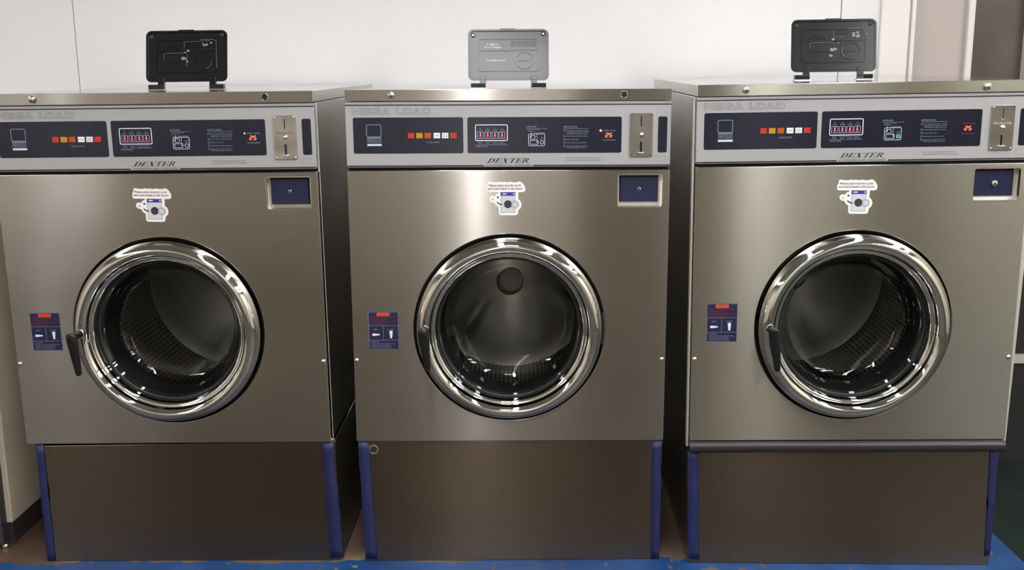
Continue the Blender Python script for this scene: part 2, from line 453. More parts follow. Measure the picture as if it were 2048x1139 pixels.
# ------------------------------------------------------------------ the camera and the poses found from the photo
FLOOR_CAM = 1.331
CAM = Vector((0, 0, FLOOR_CAM))
POSES = [((-.8249, 2.3702, -.1970), (.0119, -.0037, -.0119)),
         ((-.0061, 2.3751, -.1958), (-.0031, .0035, -.0016)),
         ((.7966, 2.3227, -.1860), (.0156, -.0086, -.0329))]
PLINTH_TOP = .146
DC = -.389         # height of the door's centre

DEPTH = .93
def washer(idx, label):
    t, e = POSES[idx]
    rot = Euler(e, 'XYZ'); Rm = rot.to_matrix()
    foot = Rm @ Vector((0, 0, -ZO)) + Vector(t) + CAM
    root = empty('washing_machine', foot, e)
    tag(root, label, 'washing machine', 'front loading washers in a row')
    steel = ('steel_a', 'steel_b', 'steel_c')[idx]
    drop = foot.z-PLINTH_TOP            # gap down to the plinth
    inv = Matrix.Rotation(0, 3, 'X')
    def zf(x, y, lift=.0006):           # local height of the plinth's top under (x, y)
        rest = foot + Rm @ Vector((x, y, 0))
        return -ZO + (PLINTH_TOP+lift-rest.z)/Rm[2][2]
    zb = zf(0, .01)
    # ---- cabinet: side panels, back and skirt (hollow)
    c = MB(ZO)
    w = .3765; z0 = -.6715
    c.box(-w, -w+.004, .030, DEPTH, z0, .147, 'side')
    c.box(w-.004, w, .030, DEPTH, z0, .147, 'side')
    c.box(-w+.004, w-.004, DEPTH-.004, DEPTH, z0, .147, 'side')
    c.box(-w+.004, w-.004, .034, DEPTH-.004, -.6715, -.666, 'hole')
    # front frame behind the door panel and behind the control panel
    c.box(-w+.002, w-.002, .026, .030, -.671, -.645, 'side')
    c.box(-w+.002, w-.002, .026, .030, -.012, .147, 'side')
    c.box(-w+.003, w-.003, .014, .030, -.0105, -.0035, 'hole')
    c.build('cabinet', root, .0015)
    # ---- top lid
    l = MB(ZO)
    l.box(-.3752, .3752, -.004, DEPTH, .1485, .1742, 'top')
    lid = l.build('top_cover', root, .0015)
    # face strip of the lid uses the front grain
    f = MB(ZO); f.box(-.3745, .3745, -.0046, -.0035, .1492, .1735, steel); f.build('front_edge', lid)
    f = MB(ZO); f.box(.3748, .3756, -.003, DEPTH-.002, .1490, .1734, 'side'); f.build('side_edge', lid)
    f = MB(ZO); f.box(-.3756, -.3748, -.003, DEPTH-.002, .1490, .1734, 'side'); f.build('side_edge', lid)
    def lock(x, z):
        k = MB(ZO)
        k.lathe([(.0, -.0135), (.0035, -.0135), (.0037, -.0125), (.0052, -.0128), (.0072, -.0120), (.0078, -.0105), (.0080, -.0046)], 'steel_plain', x, z, 28)
        k.lathe([(.0024, -.0138), (.0034, -.0138)], 'hole', x, z, 18)
        k.build('cover_lock', lid)
    lock(-.2674, .1618)
    if idx == 2: lock(.2657, .1608)
    else:
        k = MB(ZO)
        k.poly([(.2655+.0078*math.cos(2*PI*i/24) if abs(math.cos(2*PI*i/24)) < .75 else .2655+.0062*(1 if math.cos(2*PI*i/24) > 0 else -1), .1612+.0072*math.sin(2*PI*i/24)) for i in range(24)], -.0049, 'hole', .0002)
        k.lathe([(.0072, -.0049), (.0078, -.0052), (.0082, -.0047)], 'steel_plain', .2655, .1612, 24)
        k.build('lock_hole', lid)
    # ---- control panel
    p = MB(ZO)
    p.box(-.3755, .3755, 0, .026, -.0035, .1468, 'alu')
    cp = p.build('control_panel', root, .002)
    wn = MB
    for x0, x1 in ((-.358, -.1040), (-.0944, .2615), (.3455, .3667)):
        q = MB(ZO); q.poly(rrect(x0, x1, .0288, .1112, .0045), -.0004, 'navy', .0004)
        q.build('panel_window', cp)
    g = MB(ZO); Y = -.0003; YW = -.0008
    g.ribbon([(-.3752, .1391), (.3752, .1391)], .0027, Y, 'black')
    g.poly([(-.375, -.0014), (-.0578, -.0014), (-.0566, .0014), (-.375, .0014)], Y, 'black', .0002)
    g.poly([(.0574, -.0014), (.375, -.0014), (.375, .0014), (.0586, .0014)], Y, 'black', .0002)
    k = .0001923; X3 = lambda cx: -.358+(cx-95)*k
    X4 = lambda cx: .2613+(cx-1203)*.0002138
    Z3 = lambda cy: .1112-(cy-447)*.00019
    Z4 = lambda cy: .1115-(cy-390)*.000211
    outlined_word(g, 'MEGA', [(X3(a), X3(b_)) for a, b_ in ((90, 210), (230, 312), (330, 426), (438, 545))], .1180, .0142, Y, 'inkgrey', .0006)
    outlined_word(g, 'LOAD', [(X3(a), X3(b_)) for a, b_ in ((617, 688), (700, 802), (812, 915), (928, 1028))], .1180, .0142, Y, 'inkgrey', .0006)
    serif_word(g, 'DEXTER', -.0512, .0530, .0066, .0102, Y, 'black', .75)
    g.text('COMMERCIAL WASHER', -.0515, -.0012, .0040, 'inkgrey', w=.1040, y=Y)
    g.text('Door locks when machine starts, and', .1345, .0158, .0030, 'inkgrey', w=.0745, y=Y)
    g.text('remains locked until cycle is completed.', .1345, .0105, .0030, 'inkgrey', w=.0805, y=Y)
    g.ribbon(rrect(.3419, .3637, .0088, .0208, .0004, 1), .0004, Y, 'inkgrey', closed=True)
    # emblem
    g.ribbon(rrect(-.3270, -.2940, .0673, .0948, .003, 4), .0014, YW, 'paleink', closed=True)
    g.box(-.3262, -.2936, YW, YW+.0002, .0624, .0662, 'paleink')
    g.text('THOROUGHBRED', -.3256, .0629, .0028, 'navy', w=.0314, y=YW-.0003)
    for i, ch in enumerate('900'):
        x = -.3262+i*.0111
        g.ribbon(rrect(x, x+.0102, .0526, .0608, .0006, 2), .0006, YW, 'paleink', closed=True)
        g.text(ch, x+.0051, .0541, .0054, 'paleink', w=.0068, align='c', y=YW)
    g.box(-.3262, -.2930, YW, YW+.0002, .0466, .0506, 'white')
    g.text('MODE LIGHTS', X3(970), .0524, .0036, 'paleink', w=.0304, y=YW)
    # wash cycle
    g.ribbon(rrect(-.0757, -.0021, .0578, .0935, .0025, 4), .0018, YW, 'white', closed=True)
    for i, (cx, a, b1, b2) in enumerate(((1621, 'HOT', 'Heavy', 'Duty'), (1709, 'WARM', 'Normal', 'Wash'), (1796, 'WARM', 'Permanent', 'Press'), (1881, 'COLD', 'Knits', 'Delicates'))):
        x = X3(cx)
        g.ribbon(rrect(x-.0068, x+.0068, .0628, .0772, .0003, 1), .0006, YW, 'white', closed=True)
        g.poly([(x-.0026, .0645), (x+.0026, .0645), (x+.0028, .0690), (x+.0016, .0715), (x+.0010, .0757), (x-.0010, .0757), (x-.0016, .0715), (x-.0028, .0690)], YW, 'pink', .0002)
        g.poly([(x-.0006, .0690), (x+.0006, .0690), (x+.0006, .0752), (x-.0006, .0752)], YW-.0003, 'white', .0002)
        g.text(a, x, .0800, .0034, 'paleink', w=.0028*len(a), align='c', y=YW)
        g.box(x-.0016, x+.0016, YW, YW+.0001, .0856, .0866, 'paleink')
        g.text(b1, x, .0528, .0026, 'paleink', w=min(.0150, .0021*len(b1)), align='c', y=YW)
        g.text(b2, x, .0494, .0026, 'paleink', w=.0021*len(b2), align='c', y=YW)
    g.ribbon([(-.0757, .0476), (-.0015, .0476)], .0006, YW, 'paleink')
    g.text('WASH CYCLE', -.0757, .0426, .0036, 'paleink', w=.0270, y=YW)
    # dispenser diagram
    g.text('DISPENSER', .0409, .0872, .0034, 'paleink', w=.0242, y=YW)
    g.ribbon([(.0409, .0851), (.0896, .0851)], .0006, YW, 'paleink')
    g.text('Put fabric softener', X4(190), .0813, .0026, 'paleink', w=.0290, y=YW)
    g.text('(optional)', X4(190), .0779, .0026, 'paleink', w=.0150, y=YW)
    g.text('Put detergent', X4(268), .0744, .0026, 'paleink', w=.0222, y=YW)
    g.ribbon(rrect(.0469, .0841, .0454, .0725, .0028, 4), .0010, YW, 'white', closed=True)
    g.ribbon(rrect(X4(217), X4(268), Z4(632), Z4(592), .0014, 3), .0008, YW, 'white', closed=True)
    g.ribbon(rrect(X4(217), X4(303), Z4(687), Z4(645), .0014, 3), .0008, YW, 'white', closed=True)
    g.ribbon(ell(X4(344), Z4(666), .0040, .0040, 0, 2*PI, 20)[:-1], .0009, YW, 'white', closed=True)
    if idx == 2: g.disc(X4(344), Z4(666), .0034, YW, 'green')
    g.ribbon([(X4(228), Z4(555)), (X4(228), Z4(612))], .0006, YW, 'white'); g.disc(X4(226), Z4(610), .0011, YW-.0003, 'white', .0002, 10)
    g.ribbon([(X4(290), Z4(570)), (X4(290), Z4(665))], .0006, YW, 'white'); g.disc(X4(292), Z4(665), .0011, YW-.0003, 'white', .0002, 10)
    g.text('Add', X4(345), Z4(618), .0022, 'paleink', align='c', y=YW)
    g.text('Bleach', X4(345), Z4(634), .0022, 'paleink', w=.0085, align='c', y=YW)
    # instructions
    g.text('INSTRUCTIONS', X4(577), .0866, .0036, 'paleink', w=.0322, y=YW)
    g.ribbon([(X4(577), .0847), (X4(848), .0847)], .0006, YW, 'paleink')
    for i, cy in enumerate((541, 600, 635, 670, 706)):
        g.ribbon(rrect(X4(577), X4(597), Z4(cy+9), Z4(cy-9), .0003, 1), .0004, YW, 'paleink', closed=True)
        g.text(str(i+1), X4(587), Z4(cy+6), .0024, 'paleink', align='c', y=YW)
    for cy, tx, ww in ((539, 'Put detergent and fabric softener', 240), (557, 'in dispenser. Put bleach in after', 240), (575, 'ADD BLEACH light comes on.', 235), (600, 'Load clothes, close door firmly.', 232),
                       (635, 'Select wash cycle.', 138), (671, 'Insert coins to start machine.', 220), (705, 'If bleach is required, add when', 228), (723, 'ADD BLEACH light comes on.', 225)):
        g.text(tx, X4(608), Z4(cy+6), .0025, 'paleink', w=ww*.0002138, y=YW)
    # display captions
    red = 'led_off' if idx == 2 else 'paleink'
    g.text('INSERT COINS', X4(1008), Z4(549), .0032, red, w=.0284, y=YW)
    g.text('TIME REMAINING', X4(998), Z4(652), .0030, red, w=.0304, y=YW)
    g.build('printed_lettering', cp)
    for cx, mt in ((789, 'btn_red'), (890, 'btn_yel'), (990, 'btn_org'), (1099, 'btn_wht'), (1199, 'btn_wht'), (1298, 'btn_red')):
        x = X3(cx)
        q = MB(ZO); q.box(x-.0074, x+.0074, -.0022, -.0002, .0636, .0758, mt)
        if cx == 1099: q.text('RINSE', x, .0685, .0026, 'inkgrey', w=.0110, align='c', y=-.0025)
        if cx == 1199:
            q.text('FINAL', x, .0705, .0024, 'inkgrey', w=.0105, align='c', y=-.0025); q.text('RINSE', x, .0665, .0024, 'inkgrey', w=.0105, align='c', y=-.0025)
        q.build('mode_light', cp, label={'btn_red': 'red mode light', 'btn_yel': 'amber mode light', 'btn_org': 'orange mode light', 'btn_wht': 'white mode light'}[mt])
    q = MB(ZO)
    for i, ch in enumerate('25'):
        seven(q, ch, .2240+i*.0086, .0650, .0058, .0084, YW-.0003, 'led', .0012)
    q.build('digital_display', cp, label='red digits reading 25')
    q = MB(ZO)
    if idx == 2:
        q.disc(X4(990), Z4(543), .0007, YW, 'led_off', .0005, 10)
    else:
        rr = .0026 if idx == 1 else .0018
        q.lathe([(0, -.0030), (rr*.6, -.0026), (rr, -.0008)], 'led_pink', X4(978), Z4(541), 16)
    q.build('indicator_lamp', cp)
    # ---- coin plate
    px0, px1, pz0, pz1 = .2803, .3328, .0190, .1192
    slx = [(px0+px1)/2-.0014, (px0+px1)/2+.0014]; cxm = (px0+px1)/2
    plate = sheet_with_holes('coin_plate', rrect(px0, px1, pz0, pz1, .003),
        [[(cxm-.0010, .0890), (cxm+.0010, .0890), (cxm+.0010, .1105), (cxm-.0010, .1105)],
         [(cxm-.0024, .0300), (cxm+.0024, .0300), (cxm+.0024, .0530), (cxm-.0024, .0530)]], -.0032, .0030, .0006, 'plate_b' if idx == 1 else 'plate', root,
        ('shiny coin plate engraved QUARTERS ONLY', 'dark reflecting coin plate', 'pale flat coin plate')[idx])
    q = MB(ZO)
    q.box(cxm-.0010, cxm+.0010, -.0008, -.0005, .0890, .1105, 'hole'); q.build('coin_slot', plate); q = MB(ZO); q.box(cxm-.0024, cxm+.0024, -.0008, -.0005, .0300, .0530, 'hole')
    q.build('coin_return', plate)
    q = MB(ZO)
    q.lathe([(0, -.0090), (.003, -.0085), (.0048, -.0068), (.0054, -.0045), (.0056, -.0030)], 'screw', cxm+.001, .0698, 24)
    q.build('reject_button', plate)
    q = MB(ZO)
    q.lathe([(.0, .0272), (.0072, .0272), (.0088, .0280), (.0092, .0290), (.0086, .0300), (.0072, .0305), (0, .0303)], 'screw', cxm, 0, 28, axis='z', cy=-.0032)
    q.build('coin_tray', plate)
    for sx, sz in ((px0+.0045, pz0+.0045), (px1-.0045, pz0+.0045), (px0+.0045, pz1-.0045), (px1-.0045, pz1-.0045)):
        q = MB(ZO)
        if idx == 1 or (idx == 2 and sx > .31 and sz > .1): q.disc(sx, sz, .0013, -.0037, 'hole', .0003, 12)
        else: q.lathe([(0, -.0052), (.0014, -.0049), (.0023, -.0036), (.0024, -.0030)], 'screw', sx, sz, 14)
        q.build('plate_screw', plate)
    if idx != 1:
        q = MB(ZO); q.text('Quarters Only', cxm, .0775, .0052, 'inkgrey' if idx == 0 else 'flange', w=.0410, align='c', y=-.0036); q.build('engraved_lettering', plate)
    # ---- front door panel with round opening and key recess
    hr = .2290
    circ = [(hr*math.cos(2*PI*i/96), DC+hr*math.sin(2*PI*i/96)) for i in range(96)]
    zt = -.0105; zbm = -.6715
    kx0, kx1, kz0, kz1 = .2555, .3580, -.0965, -.0225
    fp = sheet_with_holes('front_panel', rrect(-.3755, .3762, zbm, zt, .003, 3), [circ, rrect(kx0, kx1, kz0, kz1, .005)], 0, .026, .0014, steel, root)
    for sx in (-.368, .3677):
        q = MB(ZO); q.lathe([(0, -.0040), (.0030, -.0038), (.0052, -.0020), (.0058, 0)], 'screw', sx, -.4663, 20)
        q.ribbon([(sx-.0016, -.4663), (sx+.0016, -.4663)], .0010, -.0042, 'hole'); q.ribbon([(sx, -.4647), (sx, -.4679)], .0010, -.0042, 'hole')
        q.build('panel_screw', fp)
    if idx == 0:
        q = MB(ZO); q.poly([(.3768, -.662), (.3835, -.662), (.3848, -.6655), (.3808, -.6640), (.3790, -.6690), (.3765, -.6670)], -.002, 'flange', .004); q.build('bent_clip', fp)
    # rim around the recess, recess walls and blue plate
    q = MB(ZO)
    rim = rrect(kx0-.0008, kx1+.0008, kz0-.0008, kz1+.0008, .0055)
    q.ribbon(rim, .0016, -.0004, 'screw', closed=True)
    n = len(rim)
    q.add([(a, 0, b_) for a, b_ in rim]+[(a, .024, b_) for a, b_ in rim], [(i, n+i, n+(i+1) % n, (i+1) % n) for i in range(n)], 'side')
    q.poly(rrect(kx0-.002, kx1+.002, kz0-.002, kz1+.002, .004), .0235, 'side', .001)
    rec = q.build('key_recess', root)
    q = MB(ZO)
    bx0, bx1, bz0, bz1 = .2600, .3520, -.0885, -.0255
    f0 = [(bx0, .0233, bz0), (bx1, .0233, bz0), (bx1, .0233, bz1), (bx0, .0233, bz1)]
    s_ = .0028; f1 = [(bx0+s_, .0150, bz0+s_), (bx1-s_, .0150, bz0+s_), (bx1-s_, .0150, bz1-s_), (bx0+s_, .0150, bz1-s_)]
    q.hexa([f0[0], f0[1], f0[2], f0[3]], f1, 'keyblue')
    q.build('blue_cover', rec, .0006)
    q = MB(ZO); kx, kz = .3062, -.0570
    if idx == 2:
        q.lathe([(0, .0080), (.0052, .0080), (.0064, .0090), (.0072, .0120), (.0074, .0152)], 'screw', kx, kz, 28)
        q.box(kx-.0011, kx+.0011, .0074, .0082, kz-.0042, kz+.0042, 'hole')
    else:
        q.lathe([(.0022, .0143), (.0036, .0138), (.0042, .0150)], 'steel_plain', kx, kz, 20)
        q.box(kx-.0012, kx+.0012, .0138, .0150, kz-.0034, kz+.0034, 'hole')
    q.build('key_lock', rec)
    # ---- door
    d = MB(ZO)
    prof = [(.2215, .016), (.2228, .004), (.2224, -.006), (.2200, -.016), (.2155, -.0255), (.2095, -.0320), (.2030, -.0350), (.1965, -.0345), (.1905, -.0305), (.1868, -.0245),
            (.1850, -.0190), (.1838, -.0172), (.1822, -.0168), (.1800, -.0166), (.1772, -.0150), (.1750, -.0115), (.1735, -.0060), (.1725, .0000), (.1718, .0080), (.1715, .018)]
    d.lathe(prof, 'chrome', 0, DC, 160)
    door = d.build('door', root, label='polished chrome door ring')
    q = MB(ZO)
    q.lathe([(.2285, .026), (.2215, .022), (.2215, .030), (.2600, .032)], 'rubber', 0, DC, 96)
    q.lathe([(.1716, .006), (.1690, .004), (.1670, .007), (.1665, .030)], 'rubber', 0, DC, 96)
    q.build('door_seal', door)
    q = MB(ZO)
    q.lathe([(.1680, .006), (.1640, .010), (.1560, .022), (.1500, .038), (.1455, .056), (.1400, .066), (.1300, .0715), (.1000, .0755), (.05, .0775), (.0, .078)], 'glass', 0, DC, 96)
    q.build('door_glass', door)
    # small keep on the right rim
    if idx > 0:
        q = MB(ZO); a0, a1 = (-.17, .17)
        q.lathe([(.2300, -.001), (.2262, -.0035), (.2235, -.001), (.2230, .012)], 'rubber', 0, DC, 18, a0, a1)
        q.build('hinge_cover', door)
    # handle: short shaft and tapered lever
    px_, pz_ = -.2029+.004, -.3835
    q = MB(ZO)
    q.tube((px_, -.028, pz_), (px_, -.040, pz_), .0105, .0098, 'chrome')
    hd = q.build('handle_shaft', door)
    q = MB(ZO)
    q.tube((px_, -.038, pz_), (px_-.001, -.078, pz_+.001), .0085, .0095, 'plastic', 24)
    tilt = .10
    def ring(zz, hw, y0, y1, n=18):
        cx = px_+(-(zz))*tilt*-1*0+(-zz)*tilt
        return [(cx+hw*math.cos(2*PI*i/n), (y0+y1)/2+(y1-y0)/2*math.sin(2*PI*i/n), pz_+zz) for i in range(n)]
    secs = [(.0135, .004), (.0120, .0090), (.0085, .0115), (.002, .0126), (-.010, .0125), (-.050, .0098), (-.078, .0078), (-.086, .0066), (-.088, .004)]
    vs = []; n = 18
    for zz, hw in secs:
        vs += ring(zz, hw, -.090+(.0126-hw)*.25, -.074-(.0126-hw)*.25)
    fs = [(j*n+i, j*n+(i+1) % n, (j+1)*n+(i+1) % n, (j+1)*n+i) for j in range(len(secs)-1) for i in range(n)]
    fs = [f[::-1] for f in fs]
    fs.append(tuple(range(n))[::1]); fs.append(tuple((len(secs)-1)*n+i for i in reversed(range(n))))
    q.add(vs, fs, 'plastic', True)
    q.build('door_handle', door, label='black tapered lever')
    # ---- drum
    q = MB(ZO)
    q.lathe([(.175, .034), (.168, .060), (.160, .090)], 'rubber', 0, DC, 72)
    q.lathe([(.160, .090), (.172, .096), (.262, .100)], 'drumback', 0, DC, 72)
    q.lathe([(.262, .100), (.265, .105), (.265, .575), (.255, .585)], 'drum', 0, DC, 96, uv=True)
    dr = q.build('drum', root)
    q = MB(ZO); q.lathe([(.258, .583), (.20, .590), (.195, .586), (.04, .586)], 'drumback', 0, 0, 96)
    q.zo = 0; bk = q.build('drum_back', dr); bk.location = (0, 0, ZO+DC)
    q = MB(ZO); q.lathe([(0, .576), (.030, .577), (.035, .579), (.036, .586)], 'hub', .0037, -.381, 32); q.build('drum_hub', dr)
    ph = (.55, 1.9, .2)[idx]
    for a in (ph, ph+2*PI/3, ph+4*PI/3):
        q = MB(ZO); ca, sa = math.cos(a), math.sin(a); vs = []
        for yy in (.12, .56):
            for rr, tt in ((.266, -.055), (.222, -.018), (.215, 0), (.222, .018), (.266, .055)):
                vs.append((rr*ca-tt*sa, yy, DC+rr*sa+tt*ca))
        q.add(vs, [(i, i+1, i+6, i+5) for i in range(4)]+[(4, 3, 2, 1, 0), (5, 6, 7, 8, 9)], 'drumback')
        q.build('drum_paddle', dr, .003)
    # ---- base panel with taped edges
    b_ = MB(ZO)
    top = -.6735 if idx < 2 else -.690
    bl, br = ((-.3540, .3840), (-.3655, .3735), (-.3730, .3665))[idx]
    def slab(x0, x1, y0, y1, mat, lip=0.):
        cs_ = ((x0, y0), (x1, y0), (x1, y1), (x0, y1))
        b_.hexa([(x, y, zf(x, y)) for x, y in cs_], [(x, y, zf(x, y)+lip if lip else (top-(.0055 if idx == 0 and x < 0 else 0) if mat == 'base' else -.6716)) for x, y in cs_], mat)
    slab(bl, br, .006, .010, 'base')
    slab(bl, bl+.004, .010, DEPTH-.02, 'side'); slab(br-.004, br, .010, DEPTH-.02, 'side'); slab(bl+.004, br-.004, DEPTH-.024, DEPTH-.02, 'side')
    slab(br, br+.003, .03, DEPTH-.02, 'darkgrey', .010)
    bp_ = b_.build('base_panel', root, .001)
    if idx == 1:
        q = MB(ZO); q.lathe([(.0085, .0052), (.0105, .0046), (.0125, .0052)], 'steel_plain', -.335, -.695, 20); q.build('round_mark', bp_)
        for hx in (-.08, .197):
            q = MB(ZO); q.disc(hx, -.679, .0018, .0050, 'hole', .0006, 12); q.build('screw_hole', bp_)
    if idx == 0:
        q = MB(ZO); q.disc(-.322, -.685, .0018, .0050, 'hole', .0006, 12); q.build('screw_hole', bp_)
    TP = [[[(-.3572, -.6748), (-.3362, -.675), (-.3388, -.9918), (-.3604, -.9916)], [(.3521, -.675), (.3795, -.6726), (.3900, -.9812), (.358, -.9824)]],
          [[(-.3733, -.6729), (-.3463, -.673), (-.3336, -.9846), (-.3640, -.9844)], [(.3499, -.6758), (.3744, -.6759), (.3754, -.9888), (.3533, -.9914)]],
          [[(-.3788, -.6989), (-.3511, -.699), (-.3446, -.9868), (-.3720, -.9841)], [(.3461, -.6995), (.3684, -.6971), (.3703, -.9752), (.3556, -.9778)]]][idx]
    for side, quad in zip((-1, 1), TP):
        q = MB(ZO); a, b2, c2, d2 = quad
        N = 14; rows = []
        zlim = max(zf(a[0], 0), zf(b2[0], 0), zf(a[0], .03), zf(b2[0], .03))+.0005
        rnd = random.Random(idx*7+side)
        fold = rnd.uniform(.38, .5)
        for i in range(N+1):
            t_ = i/N
            L = (a[0]+(d2[0]-a[0])*t_, a[1]+(max(d2[1], zlim)-a[1])*t_)
            Rr = (b2[0]+(c2[0]-b2[0])*t_, b2[1]+(max(c2[1], zlim)-b2[1])*t_)
            j = .0012*rnd.uniform(-1, 1); bump = -.0035*math.exp(-((t_-fold)/.045)**2)
            y = .0048+bump
            if side < 0: row = [(L[0]+j+.001, y+.024, L[1]), (L[0]+j, y+.004, L[1]), (L[0]+j+.002, y, L[1]), (Rr[0]+j*.5, y, Rr[1])]
            else: row = [(L[0]+j*.5, y, L[1]), (Rr[0]+j-.002, y, Rr[1]), (Rr[0]+j, y+.004, Rr[1]), (Rr[0]+j-.001, y+.024, Rr[1])]
            rows.append(row)
        vs = [p_ for r_ in rows for p_ in r_]
        fs = [(4*i+k_, 4*(i+1)+k_, 4*(i+1)+k_+1, 4*i+k_+1) for i in range(N) for k_ in range(3)]
        q.add(vs, fs, 'tape', True)
        to = q.build('tape_strip', bp_, label='blue painter\'s tape strip')
        so = to.modifiers.new('thick', 'SOLIDIFY'); so.thickness = .0005; so.offset = 1
    if idx == 2:
        q = MB(ZO); q.add([], [], 'bumper')
        sec = [(.004, -.6735), (-.008, -.6745), (-.0125, -.679), (-.0135, -.686), (-.0120, -.6935), (-.0075, -.6985), (.004, -.6990)]
        vs = [(x, y, z) for x in (-.3765, .3745) for y, z in sec]; n = len(sec)
        q.add(vs, [(i, i+n, i+1+n, i+1) for i in range(n-1)], 'bumper', True)
        q.add(vs, [tuple(range(n)), tuple(reversed(range(n, 2*n))), (n-1, 2*n-1, n, 0)], 'bumper')
        q.build('bumper_strip', root, label='black rubber bumper strip under the front panel')
        q = MB(ZO)
        q.hexa([(.3765, .010, -.690), (.3835, .010, -.692), (.3835, .028, -.692), (.3765, .028, -.690)], [(.3765, .010, -.012), (.3930, .010, -.012), (.3930, .028, -.012), (.3765, .028, -.012)], 'flange')
        q.build('side_flange', root, .0008, label='pale edge flange along the right side')
        q = MB(ZO); q.box(-.3815, -.3768, .012, .030, -.690, .140, 'flange'); q.build('side_flange', root, .0005)
    # ---- stickers
    def sticker(dx, dz, rot):
        K = .0001160
        cX, cZ = 620, 590
        cs, sn = math.cos(rot), math.sin(rot)
        ox, oz = -.0513+(cX-240)*K+dx, -.0371-(cZ-250)*K+dz
        def T(p): a_, b3 = (p[0]-cX)*K, -(p[1]-cZ)*K; return (ox+a_*cs-b3*sn, oz+a_*sn+b3*cs)
        out = [(268, 300), (262, 262), (300, 250), (350, 262), (450, 265), (500, 250), (545, 264), (600, 254), (650, 266), (720, 252), (780, 266), (850, 262), (900, 248), (950, 268), (985, 310), (1015, 360), (1018, 430), (985, 462),
               (880, 464), (874, 600), (918, 640), (945, 705), (930, 775), (880, 825), (870, 900), (835, 928), (520, 928), (482, 900), (478, 765), (430, 735), (395, 675), (330, 662), (292, 620), (300, 565), (345, 540), (405, 545), (430, 500), (476, 490), (478, 464), (262, 462), (234, 430), (240, 350)]
        q = MB(ZO); q.poly([T(p) for p in out], -.0004, 'stk_white', .0004)
        st = q.build('reminder_sticker', root, label='white die-cut sticker about laundry pods and scent beads')
        q = MB(ZO); y1, y2, y3 = -.0006, -.0008, -.0010
        def rr(x0, x1, a_, b3, mat, y, th=.0001): q.poly([T((x0, a_)), (T((x0, b3))), T((x1, b3)), T((x1, a_))], y, mat, th)
        rr(525, 815, 465, 878, 'stk_grey', y1)
        q.ribbon([T(p) for p in ((525, 465), (525, 875), (812, 875), (812, 465))], .0006, y2, 'stk_dark')
        rr(520, 818, 462, 535, 'stk_navy', y2)
        rr(560, 640, 487, 508, 'stk_white', y3); rr(776, 798, 482, 515, 'stk_white', y3)
        c0 = T((668, 706)); q.disc(c0[0], c0[1], 80*K, y2, 'stk_dark', .0001, 32)
        c0 = T((812, 712)); q.disc(c0[0], c0[1], 78*K, y3, 'stk_dark', .0001, 32); q.disc(c0[0], c0[1], 72*K, y3-.0002, 'stk_grey', .0001, 32)
        q.ribbon([(c0[0]+54*K*math.cos(t_*PI/12), c0[1]+54*K*math.sin(t_*PI/12)) for t_ in range(24)], .0006, y3-.0004, 'stk_dark', closed=True)
        rr(448, 484, 548, 584, 'stk_dark', y2)
        q.poly([T(p) for p in ((340, 600), (362, 608), (372, 588), (376, 612), (358, 626))], y2, 'stk_dark', .0001)
        q.poly([T(p) for p in ((395, 612), (408, 622), (396, 630))], y2, 'stk_grey', .0001)
        q.ribbon([T(p) for p in ((448, 662), (480, 690), (515, 708), (556, 712))], 24*K, y2, 'stk_dark')
        def tx(s_, x0, x1, base, h):
            vs, fs, bb = glyphs(s_, 0, .012)
            kk = (x1-x0)/(bb[1]-bb[0]); hh = h/glyph_h()
            q.add([(lambda P_: (P_[0], y2, P_[1]))(T((x0+(p[0]-bb[0])*kk, base-p[1]*hh))) for p in vs], fs, 'stk_dark')
        tx('Please place laundry pods', 288, 935, 345, 42)
        tx('and scent beads in the drum!', 264, 965, 410, 42)
        q.build('sticker_print', st)
    sticker(*[(-.0074, -.0075, -.02), (0, 0, 0), (-.001, -.0062, -.01)][idx])
    # ---- warning label
    dx, dz = [(.0055, .0062), (0, 0), (-.0045, .0155)][idx]
    x0, x1, z0_, z1 = -.3375+dx, -.2650+dx, -.4400+dz, -.3462+dz
    q = MB(ZO); q.box(x0, x1, -.0003, 0, z0_, z1, 'lab_navy'); wl = q.build('warning_label', root, label='navy and orange warning label')
    q = MB(ZO); y1 = -.0005; y2 = -.0007; H = z1-z0_; W = x1-x0
    U = lambda u: x0+W*u
    V = lambda v: z1-H*v
    g2 = 'paleink'
    q.ribbon([(U(.012), V(.01)), (U(.988), V(.01)), (U(.988), V(.99)), (U(.012), V(.99))], .0008, y1, g2, closed=True)
    q.ribbon([(U(0), V(.365)), (U(1), V(.365))], .0008, y1, g2); q.ribbon([(U(0), V(.745)), (U(1), V(.745))], .0008, y1, g2)
    q.ribbon([(U(.49), V(.365)), (U(.49), V(.745))], .0008, y1, g2)
    q.poly(rrect(U(.29), U(.71), V(.115), V(.03), .0012, 3), y1, 'lab_org', .0001)
    q.text('WARNING!', U(.5), V(.098), .0050, 'lab_red', w=W*.34, align='c', y=y2)
    for vv, s_, ww in ((.165, 'DO NOT TRY TO OPEN DOOR WHEN:', .82), (.225, '\u2022 THE DRUM IS TURNING', .54), (.28, '\u2022 YOU CAN SEE WATER IN THE WINDOW', .80), (.335, '\u2022 THE IN USE LIGHT IS ON', .56)):
        q.text(s_, U(.08), V(vv), .0032, 'lab_red', w=W*ww, y=y1)
    q.text('OPEN', U(.24), V(.485), .0036, g2, w=W*.14, align='c', y=y1); q.text('LOCKED', U(.74), V(.485), .0036, g2, w=W*.20, align='c', y=y1)
    q.poly([(U(.12), V(.60)), (U(.13), V(.578)), (U(.18), V(.57)), (U(.37), V(.585)), (U(.37), V(.615)), (U(.18), V(.635)), (U(.13), V(.628))][::-1], y1, 'white', .0001)
